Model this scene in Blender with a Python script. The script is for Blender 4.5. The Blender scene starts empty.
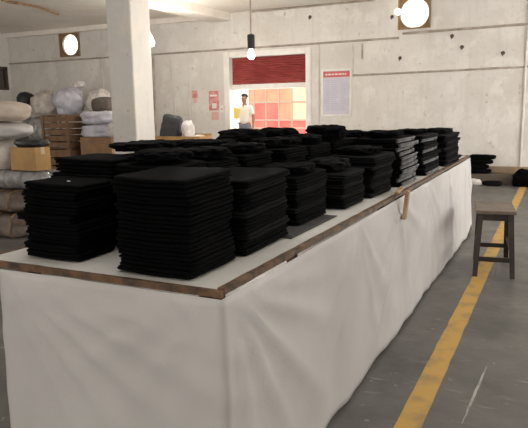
import bpy, bmesh, math, random
from mathutils import Vector, Matrix, noise, Euler

random.seed(7)
S = bpy.context.scene
COL = S.collection

# ------------------------------------------------------------------ camera, world, sun, lights, exposure
cam_d = bpy.data.cameras.new('camera')
cam = bpy.data.objects.new('camera', cam_d)
COL.objects.link(cam)
cr = Vector((0.89770939, 0.44029462, -0.01607793))
cu = Vector((-0.06157743, 0.16151582, 0.98494714))
cf = Vector((-0.43626376, 0.88320625, -0.17210648))
cam.matrix_world = Matrix(((cr.x, cu.x, -cf.x, 0), (cr.y, cu.y, -cf.y, 0), (cr.z, cu.z, -cf.z, 1.5), (0, 0, 0, 1)))
cam_d.sensor_fit = 'HORIZONTAL'
cam_d.sensor_width = 36
cam_d.lens = 602.1267 / 528 * 36
cam_d.clip_start = 0.05
S.camera = cam

w = bpy.data.worlds.new('world')
S.world = w
w.use_nodes = True
wn = w.node_tree.nodes
wn['Background'].inputs['Color'].default_value = (1.0, 0.97, 0.92, 1)
wn['Background'].inputs['Strength'].default_value = 2.4

sun_d = bpy.data.lights.new('sun', 'SUN')
sun_d.energy = 6.5
sun_d.angle = math.radians(1)
sun_d.color = (1, 0.93, 0.82)
sun = bpy.data.objects.new('sun', sun_d)
COL.objects.link(sun)
sun.rotation_euler = Vector((0.12, 0.62, -0.78)).to_track_quat('-Z', 'Y').to_euler()


def area(name, loc, direction, sx, sy, power, color):
    d = bpy.data.lights.new(name, 'AREA')
    d.shape = 'RECTANGLE'
    d.size, d.size_y = sx, sy
    d.energy = power
    d.color = color
    o = bpy.data.objects.new(name, d)
    COL.objects.link(o)
    o.location = loc
    o.rotation_euler = Vector(direction).to_track_quat('-Z', 'Y').to_euler()
    return o


# daylight entering by the row of windows in the right-hand wall, then added fills and the doorway
WIN_R = [(0.6, 3.0), (3.8, 6.2), (6.7, 12.2)]
for i, ((a, b), pw) in enumerate(zip(WIN_R, (8, 8, 215))):
    area('window_daylight', (3.15, (a + b) / 2, 1.85), (-1, 0, 0.12), b - a, 2.3, pw, (1.0, 0.975, 0.94))
area('front_fill', (-4.5, -8.9, 1.9), (0, 1, 0.45), 16.0, 2.6, 300, (1.0, 0.97, 0.94))  # added wide fill from behind the camera, no visible source
area('left_up_fill', (-14.0, 3.0, 1.7), (1, 0.1, 1.5), 7.0, 2.2, 110, (1.0, 0.95, 0.88))  # added fill, tilted up to brighten the ceiling on the left
area('overhead_fill', (-1.6, 3.2, 3.6), (0, 0, -1), 3.0, 4.5, 70, (1.0, 0.975, 0.94))  # added overhead fill to lift the tabletop, no fixture there
area('doorway_daylight', (-6.0, 12.9, 1.1), (0.15, -1, -0.1), 1.6, 1.9, 40, (1.0, 0.93, 0.84))

S.view_settings.view_transform = 'Standard'
S.view_settings.look = 'None'
S.view_settings.gamma = 1
S.view_settings.exposure = 0.0
S.view_settings.use_curve_mapping = False


# ------------------------------------------------------------------ materials
def mat(name, col, rough=0.7, col2=None, scale=6.0, detail=5.0, bump=0.0, bscale=40.0, spec=0.4, metal=0.0,
        lo=0.35, hi=0.65, trans=0.0, sheen=0.0):
    m = bpy.data.materials.new(name)
    m.use_nodes = True
    nt = m.node_tree
    N, L = nt.nodes, nt.links
    b = N['Principled BSDF']
    b.inputs['Base Color'].default_value = (*col, 1)
    b.inputs['Roughness'].default_value = rough
    b.inputs['Metallic'].default_value = metal
    b.inputs['Specular IOR Level'].default_value = spec
    if sheen:
        b.inputs['Sheen Weight'].default_value = sheen
        b.inputs['Sheen Roughness'].default_value = 0.4
    tc = N.new('ShaderNodeTexCoord')
    if col2 is not None:
        n = N.new('ShaderNodeTexNoise')
        n.inputs['Scale'].default_value = scale
        n.inputs['Detail'].default_value = detail
        L.new(tc.outputs['Object'], n.inputs['Vector'])
        r = N.new('ShaderNodeValToRGB')
        r.color_ramp.elements[0].position = lo
        r.color_ramp.elements[1].position = hi
        r.color_ramp.elements[0].color = (*col, 1)
        r.color_ramp.elements[1].color = (*col2, 1)
        L.new(n.outputs['Fac'], r.inputs['Fac'])
        L.new(r.outputs['Color'], b.inputs['Base Color'])
    if bump:
        n2 = N.new('ShaderNodeTexNoise')
        n2.inputs['Scale'].default_value = bscale
        n2.inputs['Detail'].default_value = 3
        L.new(tc.outputs['Object'], n2.inputs['Vector'])
        bp = N.new('ShaderNodeBump')
        bp.inputs['Strength'].default_value = bump
        bp.inputs['Distance'].default_value = 0.02
        L.new(n2.outputs['Fac'], bp.inputs['Height'])
        L.new(bp.outputs['Normal'], b.inputs['Normal'])
    return m


def emis(name, col, strength):
    m = bpy.data.materials.new(name)
    m.use_nodes = True
    b = m.node_tree.nodes['Principled BSDF']
    b.inputs['Base Color'].default_value = (*col, 1)
    b.inputs['Emission Color'].default_value = (*col, 1)
    b.inputs['Emission Strength'].default_value = strength
    return m


def wall_material(name, base, dirty, patch):
    """old whitewash: soft blotches, fine speckled dirt and peeled patches"""
    m = bpy.data.materials.new(name)
    m.use_nodes = True
    nt = m.node_tree
    N, L = nt.nodes, nt.links
    b = N['Principled BSDF']
    b.inputs['Roughness'].default_value = 0.75
    b.inputs['Specular IOR Level'].default_value = 0.25
    tc = N.new('ShaderNodeTexCoord')

    def layer(scale, detail, lo, hi, prev, col, fac, stretch=(1, 1, 1)):
        mp = N.new('ShaderNodeMapping')
        mp.inputs['Scale'].default_value = stretch
        L.new(tc.outputs['Object'], mp.inputs['Vector'])
        n = N.new('ShaderNodeTexNoise')
        n.inputs['Scale'].default_value = scale
        n.inputs['Detail'].default_value = detail
        n.inputs['Roughness'].default_value = 0.6
        L.new(mp.outputs['Vector'], n.inputs['Vector'])
        mr = N.new('ShaderNodeMapRange')
        mr.inputs['From Min'].default_value = lo
        mr.inputs['From Max'].default_value = hi
        mr.inputs['To Max'].default_value = fac
        L.new(n.outputs['Fac'], mr.inputs['Value'])
        mx = N.new('ShaderNodeMix')
        mx.data_type = 'RGBA'
        L.new(mr.outputs['Result'], mx.inputs['Factor'])
        if prev is None:
            mx.inputs['A'].default_value = (*base, 1)
        else:
            L.new(prev, mx.inputs['A'])
        mx.inputs['B'].default_value = (*col, 1)
        return mx.outputs['Result']

    c = layer(0.9, 3, 0.42, 0.7, None, dirty, 0.7)
    c = layer(2.2, 8, 0.53, 0.60, c, patch, 0.75)
    c = layer(14.0, 4, 0.55, 0.66, c, dirty, 0.35)
    c = layer(5.0, 4, 0.55, 0.75, c, dirty, 0.5, (2.5, 2.5, 0.25))
    c = layer(7.0, 6, 0.66, 0.72, c, (0.34, 0.27, 0.20), 0.6)
    L.new(c, b.inputs['Base Color'])
    n2 = N.new('ShaderNodeTexNoise')
    n2.inputs['Scale'].default_value = 4
    n2.inputs['Detail'].default_value = 6
    L.new(tc.outputs['Object'], n2.inputs['Vector'])
    bp = N.new('ShaderNodeBump')
    bp.inputs['Strength'].default_value = 0.25
    bp.inputs['Distance'].default_value = 0.03
    L.new(n2.outputs['Fac'], bp.inputs['Height'])
    L.new(bp.outputs['Normal'], b.inputs['Normal'])
    return m


def floor_material():
    m = bpy.data.materials.new('worn_concrete')
    m.use_nodes = True
    nt = m.node_tree
    N, L = nt.nodes, nt.links
    b = N['Principled BSDF']
    b.inputs['Specular IOR Level'].default_value = 0.4
    tc = N.new('ShaderNodeTexCoord')

    def nz(scale, detail, stretch=(1, 1, 1), rough=0.6):
        mp = N.new('ShaderNodeMapping')
        mp.inputs['Scale'].default_value = stretch
        mp.inputs['Rotation'].default_value = (0, 0, 0.5)
        L.new(tc.outputs['Object'], mp.inputs['Vector'])
        n = N.new('ShaderNodeTexNoise')
        n.inputs['Scale'].default_value = scale
        n.inputs['Detail'].default_value = detail
        n.inputs['Roughness'].default_value = rough
        L.new(mp.outputs['Vector'], n.inputs['Vector'])
        return n.outputs['Fac']

    r = N.new('ShaderNodeValToRGB')
    r.color_ramp.elements[0].position = 0.33
    r.color_ramp.elements[1].position = 0.7
    r.color_ramp.elements[0].color = (0.074, 0.071, 0.066, 1)
    r.color_ramp.elements[1].color = (0.15, 0.143, 0.132, 1)
    L.new(nz(1.6, 8), r.inputs['Fac'])
    prev = r.outputs['Color']
    for sc, st, lo, hi, col, fc in ((3.0, (1, 5, 1), 0.60, 0.74, (0.36, 0.34, 0.31), 0.6),
                                    (12.0, (1, 1, 1), 0.66, 0.72, (0.45, 0.42, 0.38), 0.5),
                                    (2.4, (1, 1, 1), 0.56, 0.70, (0.055, 0.052, 0.048), 0.65)):
        mr = N.new('ShaderNodeMapRange')
        mr.inputs['From Min'].default_value = lo
        mr.inputs['From Max'].default_value = hi
        mr.inputs['To Max'].default_value = fc
        L.new(nz(sc, 6, st), mr.inputs['Value'])
        mx = N.new('ShaderNodeMix')
        mx.data_type = 'RGBA'
        L.new(mr.outputs['Result'], mx.inputs['Factor'])
        L.new(prev, mx.inputs['A'])
        mx.inputs['B'].default_value = (*col, 1)
        prev = mx.outputs['Result']
    L.new(prev, b.inputs['Base Color'])
    mr = N.new('ShaderNodeMapRange')
    mr.inputs['To Min'].default_value = 0.27
    mr.inputs['To Max'].default_value = 0.6
    L.new(nz(5, 4), mr.inputs['Value'])
    L.new(mr.outputs['Result'], b.inputs['Roughness'])
    bp = N.new('ShaderNodeBump')
    bp.inputs['Strength'].default_value = 0.15
    bp.inputs['Distance'].default_value = 0.01
    L.new(nz(20, 5), bp.inputs['Height'])
    L.new(bp.outputs['Normal'], b.inputs['Normal'])
    return m


M = dict(
    wall=wall_material('old_whitewash', (0.66, 0.63, 0.59), (0.54, 0.50, 0.45), (0.71, 0.68, 0.635)),
    ceiling=wall_material('ceiling_whitewash', (0.82, 0.77, 0.70), (0.70, 0.62, 0.53), (0.82, 0.77, 0.70)),
    pillar=wall_material('pillar_whitewash', (0.64, 0.62, 0.59), (0.57, 0.55, 0.52), (0.68, 0.64, 0.58)),
    floor=floor_material(),
    white=mat('white_paint', (0.78, 0.76, 0.72), 0.5, (0.70, 0.67, 0.62), 4),
    pipe=mat('weathered_conduit', (0.46, 0.40, 0.34), 0.6, (0.30, 0.25, 0.20), 5),
    pipe_white=mat('painted_conduit', (0.66, 0.62, 0.57), 0.5, (0.55, 0.51, 0.46), 5),
    red=mat('red_shutter_paint', (0.27, 0.042, 0.042), 0.55, (0.34, 0.065, 0.06), 4),
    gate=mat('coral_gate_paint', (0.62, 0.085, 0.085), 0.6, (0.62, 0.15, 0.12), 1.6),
    gate_glare=mat('gate_paint_glare', (0.70, 0.27, 0.17), 0.6, (0.68, 0.20, 0.14), 2.5),  # glare on the coral gate, put into the colour as peach
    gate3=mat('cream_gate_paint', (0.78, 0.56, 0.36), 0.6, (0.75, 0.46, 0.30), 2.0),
    bar=mat('grey_gate_bar', (0.33, 0.26, 0.22), 0.5),
    yard=mat('yard_paving', (0.55, 0.50, 0.44), 0.9, (0.45, 0.41, 0.36), 3),
    yardwall=mat('yard_whitewash', (0.80, 0.77, 0.71), 0.9, (0.72, 0.69, 0.63), 2),
    cloth=mat('white_cotton_sheet', (0.55, 0.525, 0.51), 0.85, (0.49, 0.465, 0.45), 2.0, bump=0.05, bscale=90, spec=0.15),
    ply=mat('pale_laminate', (0.62, 0.60, 0.56), 0.5, (0.53, 0.51, 0.475), 5, bump=0.04),
    batten=mat('brown_batten', (0.15, 0.078, 0.036), 0.6, (0.028, 0.02, 0.015), 14, lo=0.42, hi=0.66, bump=0.2, bscale=30),
    batten_pale=mat('worn_batten', (0.46, 0.31, 0.18), 0.7, (0.26, 0.15, 0.08), 10),
    tablewood=mat('table_leg_wood', (0.16, 0.10, 0.06), 0.7, (0.11, 0.07, 0.04), 8),
    stool=mat('dark_stool_wood', (0.015, 0.008, 0.005), 0.45, (0.032, 0.018, 0.011), 9, bump=0.1),
    stooltop=mat('worn_stool_seat', (0.17, 0.13, 0.10), 0.5, (0.11, 0.08, 0.06), 7, bump=0.1),
    denim=mat('black_denim', (0.0020, 0.0020, 0.0022), 0.85, (0.0030, 0.0030, 0.0033), 8, bump=0.2, bscale=120, spec=0.035),
    denim2=mat('charcoal_denim', (0.0045, 0.0045, 0.0048), 0.85, (0.0075, 0.0075, 0.008), 8, bump=0.2, bscale=120, spec=0.06),
    denim3=mat('grey_end_denim', (0.19, 0.186, 0.182), 0.85, (0.035, 0.034, 0.034), 16, lo=0.46, hi=0.66, bump=0.3, bscale=90, spec=0.2),
    greysheet=mat('dark_grey_cloth', (0.055, 0.052, 0.05), 0.9, (0.035, 0.033, 0.032), 9),
    crate=mat('crate_wood', (0.20, 0.11, 0.055), 0.75, (0.13, 0.07, 0.036), 7, bump=0.1),
    carton=mat('brown_carton', (0.29, 0.165, 0.085), 0.8, (0.22, 0.125, 0.065), 5),
    carton2=mat('tan_carton', (0.44, 0.26, 0.10), 0.8, (0.34, 0.20, 0.08), 5),
    tape=mat('packing_tape', (0.55, 0.42, 0.25), 0.35),
    sack=mat('cream_woven_sack', (0.62, 0.53, 0.45), 0.7, (0.52, 0.42, 0.34), 6, bump=0.3, bscale=14),
    sackgrey=mat('grey_white_sack', (0.56, 0.53, 0.50), 0.5, (0.45, 0.42, 0.40), 5, bump=0.3, bscale=14),
    plastic=mat('clear_grey_wrap', (0.30, 0.295, 0.29), 0.22, (0.15, 0.14, 0.135), 9, bump=0.6, bscale=9, spec=0.7),
    lavender=mat('lavender_white_bag', (0.58, 0.57, 0.62), 0.4, (0.42, 0.41, 0.48), 6, bump=0.5, bscale=10),
    net=mat('pale_net_bag', (0.66, 0.62, 0.59), 0.6, (0.48, 0.44, 0.41), 12, bump=0.6, bscale=16),
    beige=mat('beige_plastic_bag', (0.60, 0.54, 0.48), 0.4, (0.42, 0.37, 0.33), 7, bump=0.5, bscale=10),
    darksack=mat('dark_brown_sack', (0.14, 0.115, 0.095), 0.8, (0.10, 0.08, 0.065), 9, bump=0.4, bscale=14),
    blackbag=mat('black_plastic_bag', (0.012, 0.012, 0.013), 0.45, (0.02, 0.02, 0.022), 9, bump=0.5, bscale=14),
    charbag=mat('charcoal_bag', (0.045, 0.048, 0.052), 0.6, (0.03, 0.032, 0.035), 9, bump=0.4, bscale=14),
    bale=mat('brown_bale_cloth', (0.095, 0.055, 0.033), 0.7, (0.17, 0.145, 0.125), 5, bump=0.5, bscale=14),
    rope=mat('jute_rope', (0.30, 0.18, 0.10), 0.9, (0.2, 0.12, 0.06), 30),
    fanwood=mat('brown_fan_board', (0.30, 0.19, 0.09), 0.7, (0.20, 0.12, 0.06), 8),
    darkframe=mat('dark_window_frame', (0.055, 0.042, 0.034), 0.6, (0.08, 0.06, 0.05), 8),
    pane=mat('dusty_pane', (0.13, 0.11, 0.095), 0.35, (0.10, 0.085, 0.075), 5),
    black=mat('black_plastic', (0.012, 0.012, 0.013), 0.45),
    bulb=emis('lit_bulb', (1.0, 0.97, 0.90), 9),
    yellow=mat('worn_yellow_paint', (0.47, 0.285, 0.07), 0.65, (0.27, 0.185, 0.09), 7, detail=9, lo=0.48, hi=0.72),
    paper=mat('lavender_notice_paper', (0.56, 0.53, 0.60), 0.6, (0.50, 0.48, 0.54), 4),
    redpaper=mat('red_header', (0.56, 0.13, 0.12), 0.6),
    pink=mat('pink_red_print', (0.56, 0.16, 0.17), 0.6, (0.66, 0.35, 0.30), 9, lo=0.4, hi=0.62),
    pinkpale=mat('pale_pink_paper', (0.70, 0.36, 0.33), 0.6, (0.66, 0.44, 0.38), 9),
    yellowpaper=mat('yellow_paper', (0.72, 0.60, 0.14), 0.6),
    ink=mat('faint_grey_ink', (0.42, 0.42, 0.50), 0.7),
    palewhite=mat('pale_print', (0.74, 0.70, 0.68), 0.6),
    skin=mat('skin', (0.32, 0.17, 0.10), 0.6),
    hair=mat('dark_hair', (0.015, 0.012, 0.01), 0.6),
    shirt=mat('white_shirt', (0.80, 0.77, 0.72), 0.8),
    trousers=mat('blue_grey_trousers', (0.17, 0.19, 0.24), 0.8),
    eyewhite=mat('eye_white', (0.8, 0.8, 0.78), 0.4),
    whitetag=mat('white_tag', (0.75, 0.75, 0.75), 0.6),
    scratch=mat('pale_scraped_concrete', (0.42, 0.40, 0.36), 0.8, (0.25, 0.24, 0.22), 20),
    platform=mat('platform_boards', (0.13, 0.10, 0.075), 0.75, (0.09, 0.07, 0.055), 6),
    ochre=mat('ochre_board', (0.30, 0.21, 0.125), 0.75, (0.22, 0.16, 0.11), 6),
)


# ------------------------------------------------------------------ mesh helpers
def link(name, me, m=None, parent=None):
    o = bpy.data.objects.new(name, me)
    COL.objects.link(o)
    if m is not None and me is not None and len(me.materials) == 0:
        me.materials.append(m)
    if parent is not None:
        o.parent = parent
    return o


def build(name, bm, m, parent=None, smooth=False):
    me = bpy.data.meshes.new(name)
    bmesh.ops.recalc_face_normals(bm, faces=bm.faces)
    bm.to_mesh(me)
    bm.free()
    if smooth:
        for p in me.polygons:
            p.use_smooth = True
    return link(name, me, m, parent)


def tag(o, label, cat, group=None):
    o['label'] = label
    o['category'] = cat
    if group:
        o['group'] = group
    return o


def structure(o):
    o['kind'] = 'structure'
    return o


def thing(name, label, cat, loc=(0, 0, 0), rz=0.0, group=None):
    o = bpy.data.objects.new(name, None)
    o.empty_display_size = 0.1
    COL.objects.link(o)
    o.location = loc
    o.rotation_euler = (0, 0, rz)
    return tag(o, label, cat, group)


def box(bm, c, d, rot=None, bevel=0.0):
    """box with centre c and full dimensions d"""
    r = bmesh.ops.create_cube(bm, size=1.0)
    vs = r['verts']
    for v in vs:
        v.co = Vector((v.co.x * d[0], v.co.y * d[1], v.co.z * d[2]))
    if bevel:
        es = list({e for v in vs for e in v.link_edges})
        rb = bmesh.ops.bevel(bm, geom=es, offset=bevel, segments=2, affect='EDGES', profile=0.5)
        vs = list({v for f in rb['faces'] for v in f.verts} | {v for v in vs if v.is_valid})
    mt = Matrix.Translation(Vector(c))
    if rot is not None:
        mt = mt @ rot
    for v in vs:
        v.co = mt @ v.co
    return vs


def span(bm, a, b, bevel=0.0):
    c = [(p + q) / 2 for p, q in zip(a, b)]
    d = [abs(q - p) for p, q in zip(a, b)]
    return box(bm, c, d, None, bevel)


def tube(bm, pts, r, seg=8, cap=True):
    pts = [Vector(p) for p in pts]
    rings = []
    for i, p in enumerate(pts):
        t = (pts[min(i + 1, len(pts) - 1)] - pts[max(i - 1, 0)]).normalized()
        up = Vector((0, 0, 1)) if abs(t.z) < 0.9 else Vector((1, 0, 0))
        a = t.cross(up).normalized()
        b = t.cross(a).normalized()
        rr = r[i] if isinstance(r, (list, tuple)) else r
        rings.append([bm.verts.new(p + a * math.cos(2 * math.pi * k / seg) * rr + b * math.sin(2 * math.pi * k / seg) * rr) for k in range(seg)])
    for i in range(len(rings) - 1):
        for k in range(seg):
            bm.faces.new((rings[i][k], rings[i][(k + 1) % seg], rings[i + 1][(k + 1) % seg], rings[i + 1][k]))
    if cap:
        bm.faces.new(rings[0])
        bm.faces.new(rings[-1])


def lathe(bm, prof, c=(0, 0, 0), seg=20, axis='Z'):
    rings = []
    for r, z in prof:
        ring = []
        for k in range(seg):
            a = 2 * math.pi * k / seg
            p = Vector((r * math.cos(a), r * math.sin(a), z))
            if axis == 'Y':
                p = Vector((p.x, p.z, p.y))
            ring.append(bm.verts.new(p + Vector(c)))
        rings.append(ring)
    for i in range(len(rings) - 1):
        for k in range(seg):
            bm.faces.new((rings[i][k], rings[i][(k + 1) % seg], rings[i + 1][(k + 1) % seg], rings[i + 1][k]))
    bm.faces.new(rings[0])
    bm.faces.new(rings[-1])


def taper_bar(bm, a, b, wa, wb):
    """square bar from a to b with widths wa, wb"""
    a, b = Vector(a), Vector(b)
    ra = [bm.verts.new(a + Vector((sx * wa / 2, sy * wa / 2, 0))) for sx, sy in ((-1, -1), (1, -1), (1, 1), (-1, 1))]
    rb = [bm.verts.new(b + Vector((sx * wb / 2, sy * wb / 2, 0))) for sx, sy in ((-1, -1), (1, -1), (1, 1), (-1, 1))]
    for k in range(4):
        bm.faces.new((ra[k], ra[(k + 1) % 4], rb[(k + 1) % 4], rb[k]))
    bm.faces.new(ra)
    bm.faces.new(rb)


def lump_mesh(name, dims, seed, m, power=2.6, rough=0.12, ridge=0.0, sub=4, flat=-0.75):
    """a stuffed or crumpled soft body, base at z = 0"""
    bm = bmesh.new()
    bmesh.ops.create_icosphere(bm, subdivisions=sub, radius=1.0)
    off = Vector((seed * 3.17, seed * 1.31, seed * 2.03))
    for v in bm.verts:
        d = v.co.normalized()
        k = (abs(d.x) ** power + abs(d.y) ** power + abs(d.z) ** power) ** (-1.0 / power)
        n = noise.noise(d * 1.7 + off) * rough + noise.noise(d * 4.5 + off) * rough * 0.5
        if ridge:
            q = Vector((d.x * dims[0], d.y * dims[1], d.z * dims[2])) * (1.0 / max(dims)) + off
            n += (0.5 - abs(noise.noise(q * 2.4))) * ridge + (0.4 - abs(noise.noise(q * 5.0))) * ridge * 0.35
        p = d * k * (1 + n)
        if p.z < flat:
            p.z = flat - (flat - p.z) * 0.04
        v.co = Vector((p.x * dims[0] / 2, p.y * dims[1] / 2, p.z * dims[2] / 2))
    for ax in (0, 1):
        lo_, hi_ = min(v.co[ax] for v in bm.verts), max(v.co[ax] for v in bm.verts)
        for v in bm.verts:
            v.co[ax] = (v.co[ax] - (lo_ + hi_) / 2) * dims[ax] / (hi_ - lo_)
    mz = min(v.co.z for v in bm.verts)
    Mz = max(v.co.z for v in bm.verts)
    for v in bm.verts:
        v.co.z = (v.co.z - mz) * dims[2] / (Mz - mz)
    me = bpy.data.meshes.new(name)
    bm.to_mesh(me)
    bm.free()
    for p in me.polygons:
        p.use_smooth = True
    me.materials.append(m)
    return me


# ------------------------------------------------------------------ the setting
WY = 12.6                     # inner face of the back wall
ZC = 3.68
XL, XR, YB = -14.2, 3.3, -9.0

bm = bmesh.new()
span(bm, (XL - .3, YB - .3, -0.2), (XR + .3, WY + 0.25, 0))
structure(build('floor', bm, M['floor']))
bm = bmesh.new()
span(bm, (XL - .3, YB - .3, ZC), (XR + .3, WY + 0.25, ZC + 0.2))
structure(build('ceiling', bm, M['ceiling']))

DOOR = (-7.05, -5.11, 0.0, 2.69)
FANL = (-12.24, -11.55, 2.95, 3.57)
FANR = (-3.12, -2.47, 3.03, 3.64)


def holed_wall(name, axis, a0, a1, z0, z1, t0, t1, holes, m):
    """wall made of solid bays between its openings"""
    xs = sorted({a0, a1, *[h[0] for h in holes], *[h[1] for h in holes]})
    bm = bmesh.new()
    for x0, x1 in zip(xs, xs[1:]):
        cuts = sorted((h[2], h[3]) for h in holes if h[0] <= x0 + 1e-6 and h[1] >= x1 - 1e-6)
        z = z0
        for c0, c1 in cuts + [(z1, z1)]:
            if c0 > z + 1e-6:
                if axis == 'x':
                    span(bm, (x0, t0, z), (x1, t1, c0))
                else:
                    span(bm, (t0, x0, z), (t1, x1, c0))
            z = c1
    return structure(build(name, bm, m))


holed_wall('wall_back', 'x', XL - .3, XR + .3, 0, ZC, WY, WY + 0.12, [DOOR, FANL, FANR], M['wall'])
LWIN = (11.55, 12.5, 2.14, 2.78)
holed_wall('wall_left', 'y', YB, WY, 0, ZC, XL - 0.25, XL, [LWIN, (-0.5, 6.5, 0.6, 2.8)], M['wall'])
holed_wall('wall_right', 'y', YB, WY, 0, ZC, XR, XR + 0.25, [(a, b, 0.9, 2.8) for a, b in WIN_R], M['wall'])
holed_wall('wall_front', 'x', XL - .25, XR + .25, 0, ZC, YB - .25, YB, [(-12.5, 3.0, 0.6, 3.2)], M['wall'])

# window in the left wall
wo = structure(thing('window_1', 'dark framed window high in the left wall', 'window', (XL - 0.12, 12.02, 2.14)))
bm = bmesh.new()
for y in (-0.44, 0.0, 0.44):
    box(bm, (0.06, y, 0.32), (0.16, 0.07, 0.64))
for z in (0.035, 0.605):
    box(bm, (0.06, 0, z), (0.16, 0.95, 0.07))
build('window_frame', bm, M['darkframe'], wo)
bm = bmesh.new()
box(bm, (0.02, 0, 0.32), (0.01, 0.86, 0.56))
build('window_pane', bm, M['pane'], wo)

# pillar and beam
PX0, PX1, PY0, PY1 = -7.55, -6.995, 8.95, 9.52
bm = bmesh.new()
span(bm, (PX0, PY0, 0), (PX1, PY1, ZC), 0.025)
structure(build('pillar', bm, M['pillar']))
bm = bmesh.new()
span(bm, (PX0 + .02, YB, 3.50), (PX1 - .02, PY0 + .05, ZC + .02), 0.02)
span(bm, (PX0 + .02, PY1 - .05, 3.50), (PX1 - .02, WY, ZC + .02), 0.02)
structure(build('beam', bm, M['ceiling']))
bm = bmesh.new()
span(bm, (XL, WY - 0.14, 3.56), (PX0 + .02, WY, ZC + .02), 0.015)
structure(build('beam', bm, M['ceiling']))

# string courses, conduits and trims on the back wall
trims = [
    ([(-14.2, 2.87), (-7.6, 2.87), (-3.1, 2.875)], 0.022, 'pipe'),
    ([(-3.02, 2.955), (0.0, 2.975), (3.3, 2.98)], 0.024, 'pipe'),
    ([(-4.06, 2.168), (-0.6, 2.2), (3.3, 2.22)], 0.020, 'pipe'),
    ([(-9.2, 2.86), (-9.22, 0.6)], 0.028, 'pipe'),
    ([(-4.83, 2.85), (-4.83, 0.9)], 0.018, 'pipe_white'),
    ([(-4.06, 2.80), (-4.06, 2.168)], 0.016, 'pipe_white'),
    ([(-3.86, 2.80), (-3.86, 2.50)], 0.018, 'pipe'),
    ([(-0.69, 3.66), (-0.69, 0.3)], 0.022, 'pipe_white'),
    ([(-8.70, 2.80), (-8.70, 2.15)], 0.014, 'pipe_white'),
    ([(-6.44, 3.655), (-4.9, 3.655), (-3.6, 3.66)], 0.022, 'pipe'),
]
for i, (pts, r, mm) in enumerate(trims):
    bm = bmesh.new()
    tube(bm, [(x, WY - r * 0.8, z) for x, z in pts], r, 8)
    structure(build('trim_%d' % (i + 1), bm, M[mm]))
bm = bmesh.new()
tube(bm, [(-9.4, 7.6, ZC - .02), (-9.95, 8.9, ZC - .02), (-9.9, 9.6, ZC - .02), (-10.3, 10.6, ZC - .02)], 0.03, 8)
structure(build('trim_11', bm, M['batten_pale']))
bm = bmesh.new()
for x0, x1, z0, z1 in ((-10.9, -10.84, 1.6, 2.85), ):
    span(bm, (x0, WY - .02, z0), (x1, WY + .01, z1))
structure(build('trim_12', bm, M['pipe_white']))

# faint blocked-up panel left of the posters
bm = bmesh.new()
for a, b in (((-8.66, 1.36), (-8.62, 2.13)), ((-8.22, 1.36), (-8.18, 2.13)), ((-8.66, 2.09), (-8.18, 2.13)), ((-8.66, 1.36), (-8.18, 1.40))):
    span(bm, (a[0], WY - .02, a[1]), (b[0], WY + .01, b[1]))
structure(build('trim_13', bm, M['pipe_white']))

# doorway with its half lowered shutter
d = structure(thing('door_1', 'doorway with white frame and half lowered red roller shutter', 'doorway', (-6.08, WY, 0)))
hw = (DOOR[1] - DOOR[0]) / 2
bm = bmesh.new()
span(bm, (-hw - .14, -.06, 0), (-hw + .01, .13, 2.80), 0.01)
span(bm, (hw - .02, -.06, 0), (hw + .10, .13, 2.80), 0.01)
span(bm, (-hw + .02, -.06, 2.67), (hw - .02, .13, 2.80), 0.01)
build('door_frame', bm, M['white'], d)
bm = bmesh.new()
nsl = 12
sh0, sh1 = 2.065, 2.67
for k in range(nsl):
    z0 = sh0 + (sh1 - sh0) * k / nsl
    z1 = sh0 + (sh1 - sh0) * (k + 1) / nsl
    prev = None
    for q in range(7):
        t = q / 6
        y = 0.10 - 0.028 * math.sin(math.pi * t)
        z = z0 + (z1 - z0) * t
        cur = (bm.verts.new((-hw + .02, y, z)), bm.verts.new((hw - .02, y, z)), bm.verts.new((-hw + .02, y + .02, z)), bm.verts.new((hw - .02, y + .02, z)))
        if prev:
            bm.faces.new((prev[0], prev[1], cur[1], cur[0]))
            bm.faces.new((prev[2], prev[3], cur[3], cur[2]))
        prev = cur
build('roller_shutter', bm, M['red'], d)
bm = bmesh.new()
span(bm, (-hw + .02, .03, 1.95), (hw - .02, .12, 2.065), 0.008)
build('shutter_bar', bm, M['white'], d)

# yard outside
bm = bmesh.new()
span(bm, (-16, WY + .25, -0.1), (4, 24, 0.18))
structure(build('yard_ground', bm, M['yard']))
bm = bmesh.new()
span(bm, (-15, 17.0, 0.18), (2, 17.2, 3.2))
structure(build('yard_wall', bm, M['yardwall']))

g = thing('yard_gate', 'coral red metal gate with peach painted glare and grey grid bars out in the yard', 'gate', (-7.3, 16.0, 0.18))
zs = [0.0, 0.76, 0.99, 1.5, 1.98]
xs = [-1.02, -0.86, -0.47, -0.06, 0.35, 0.85]
bmA, bmB, bmC = bmesh.new(), bmesh.new(), bmesh.new()
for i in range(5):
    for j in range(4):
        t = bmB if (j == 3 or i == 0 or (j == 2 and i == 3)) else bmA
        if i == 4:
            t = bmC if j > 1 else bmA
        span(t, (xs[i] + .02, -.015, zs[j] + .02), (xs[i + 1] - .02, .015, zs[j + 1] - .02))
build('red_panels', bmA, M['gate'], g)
build('glare_panels', bmB, M['gate_glare'], g)
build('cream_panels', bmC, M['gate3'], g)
bm = bmesh.new()
for x in xs:
    span(bm, (x - .022, -.03, 0), (x + .022, .03, 2.0))
for z in zs:
    span(bm, (xs[0], -.025, z - .024 if z else 0), (xs[-1], .025, z + .024))
build('grid_bars', bm, M['bar'], g)

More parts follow.
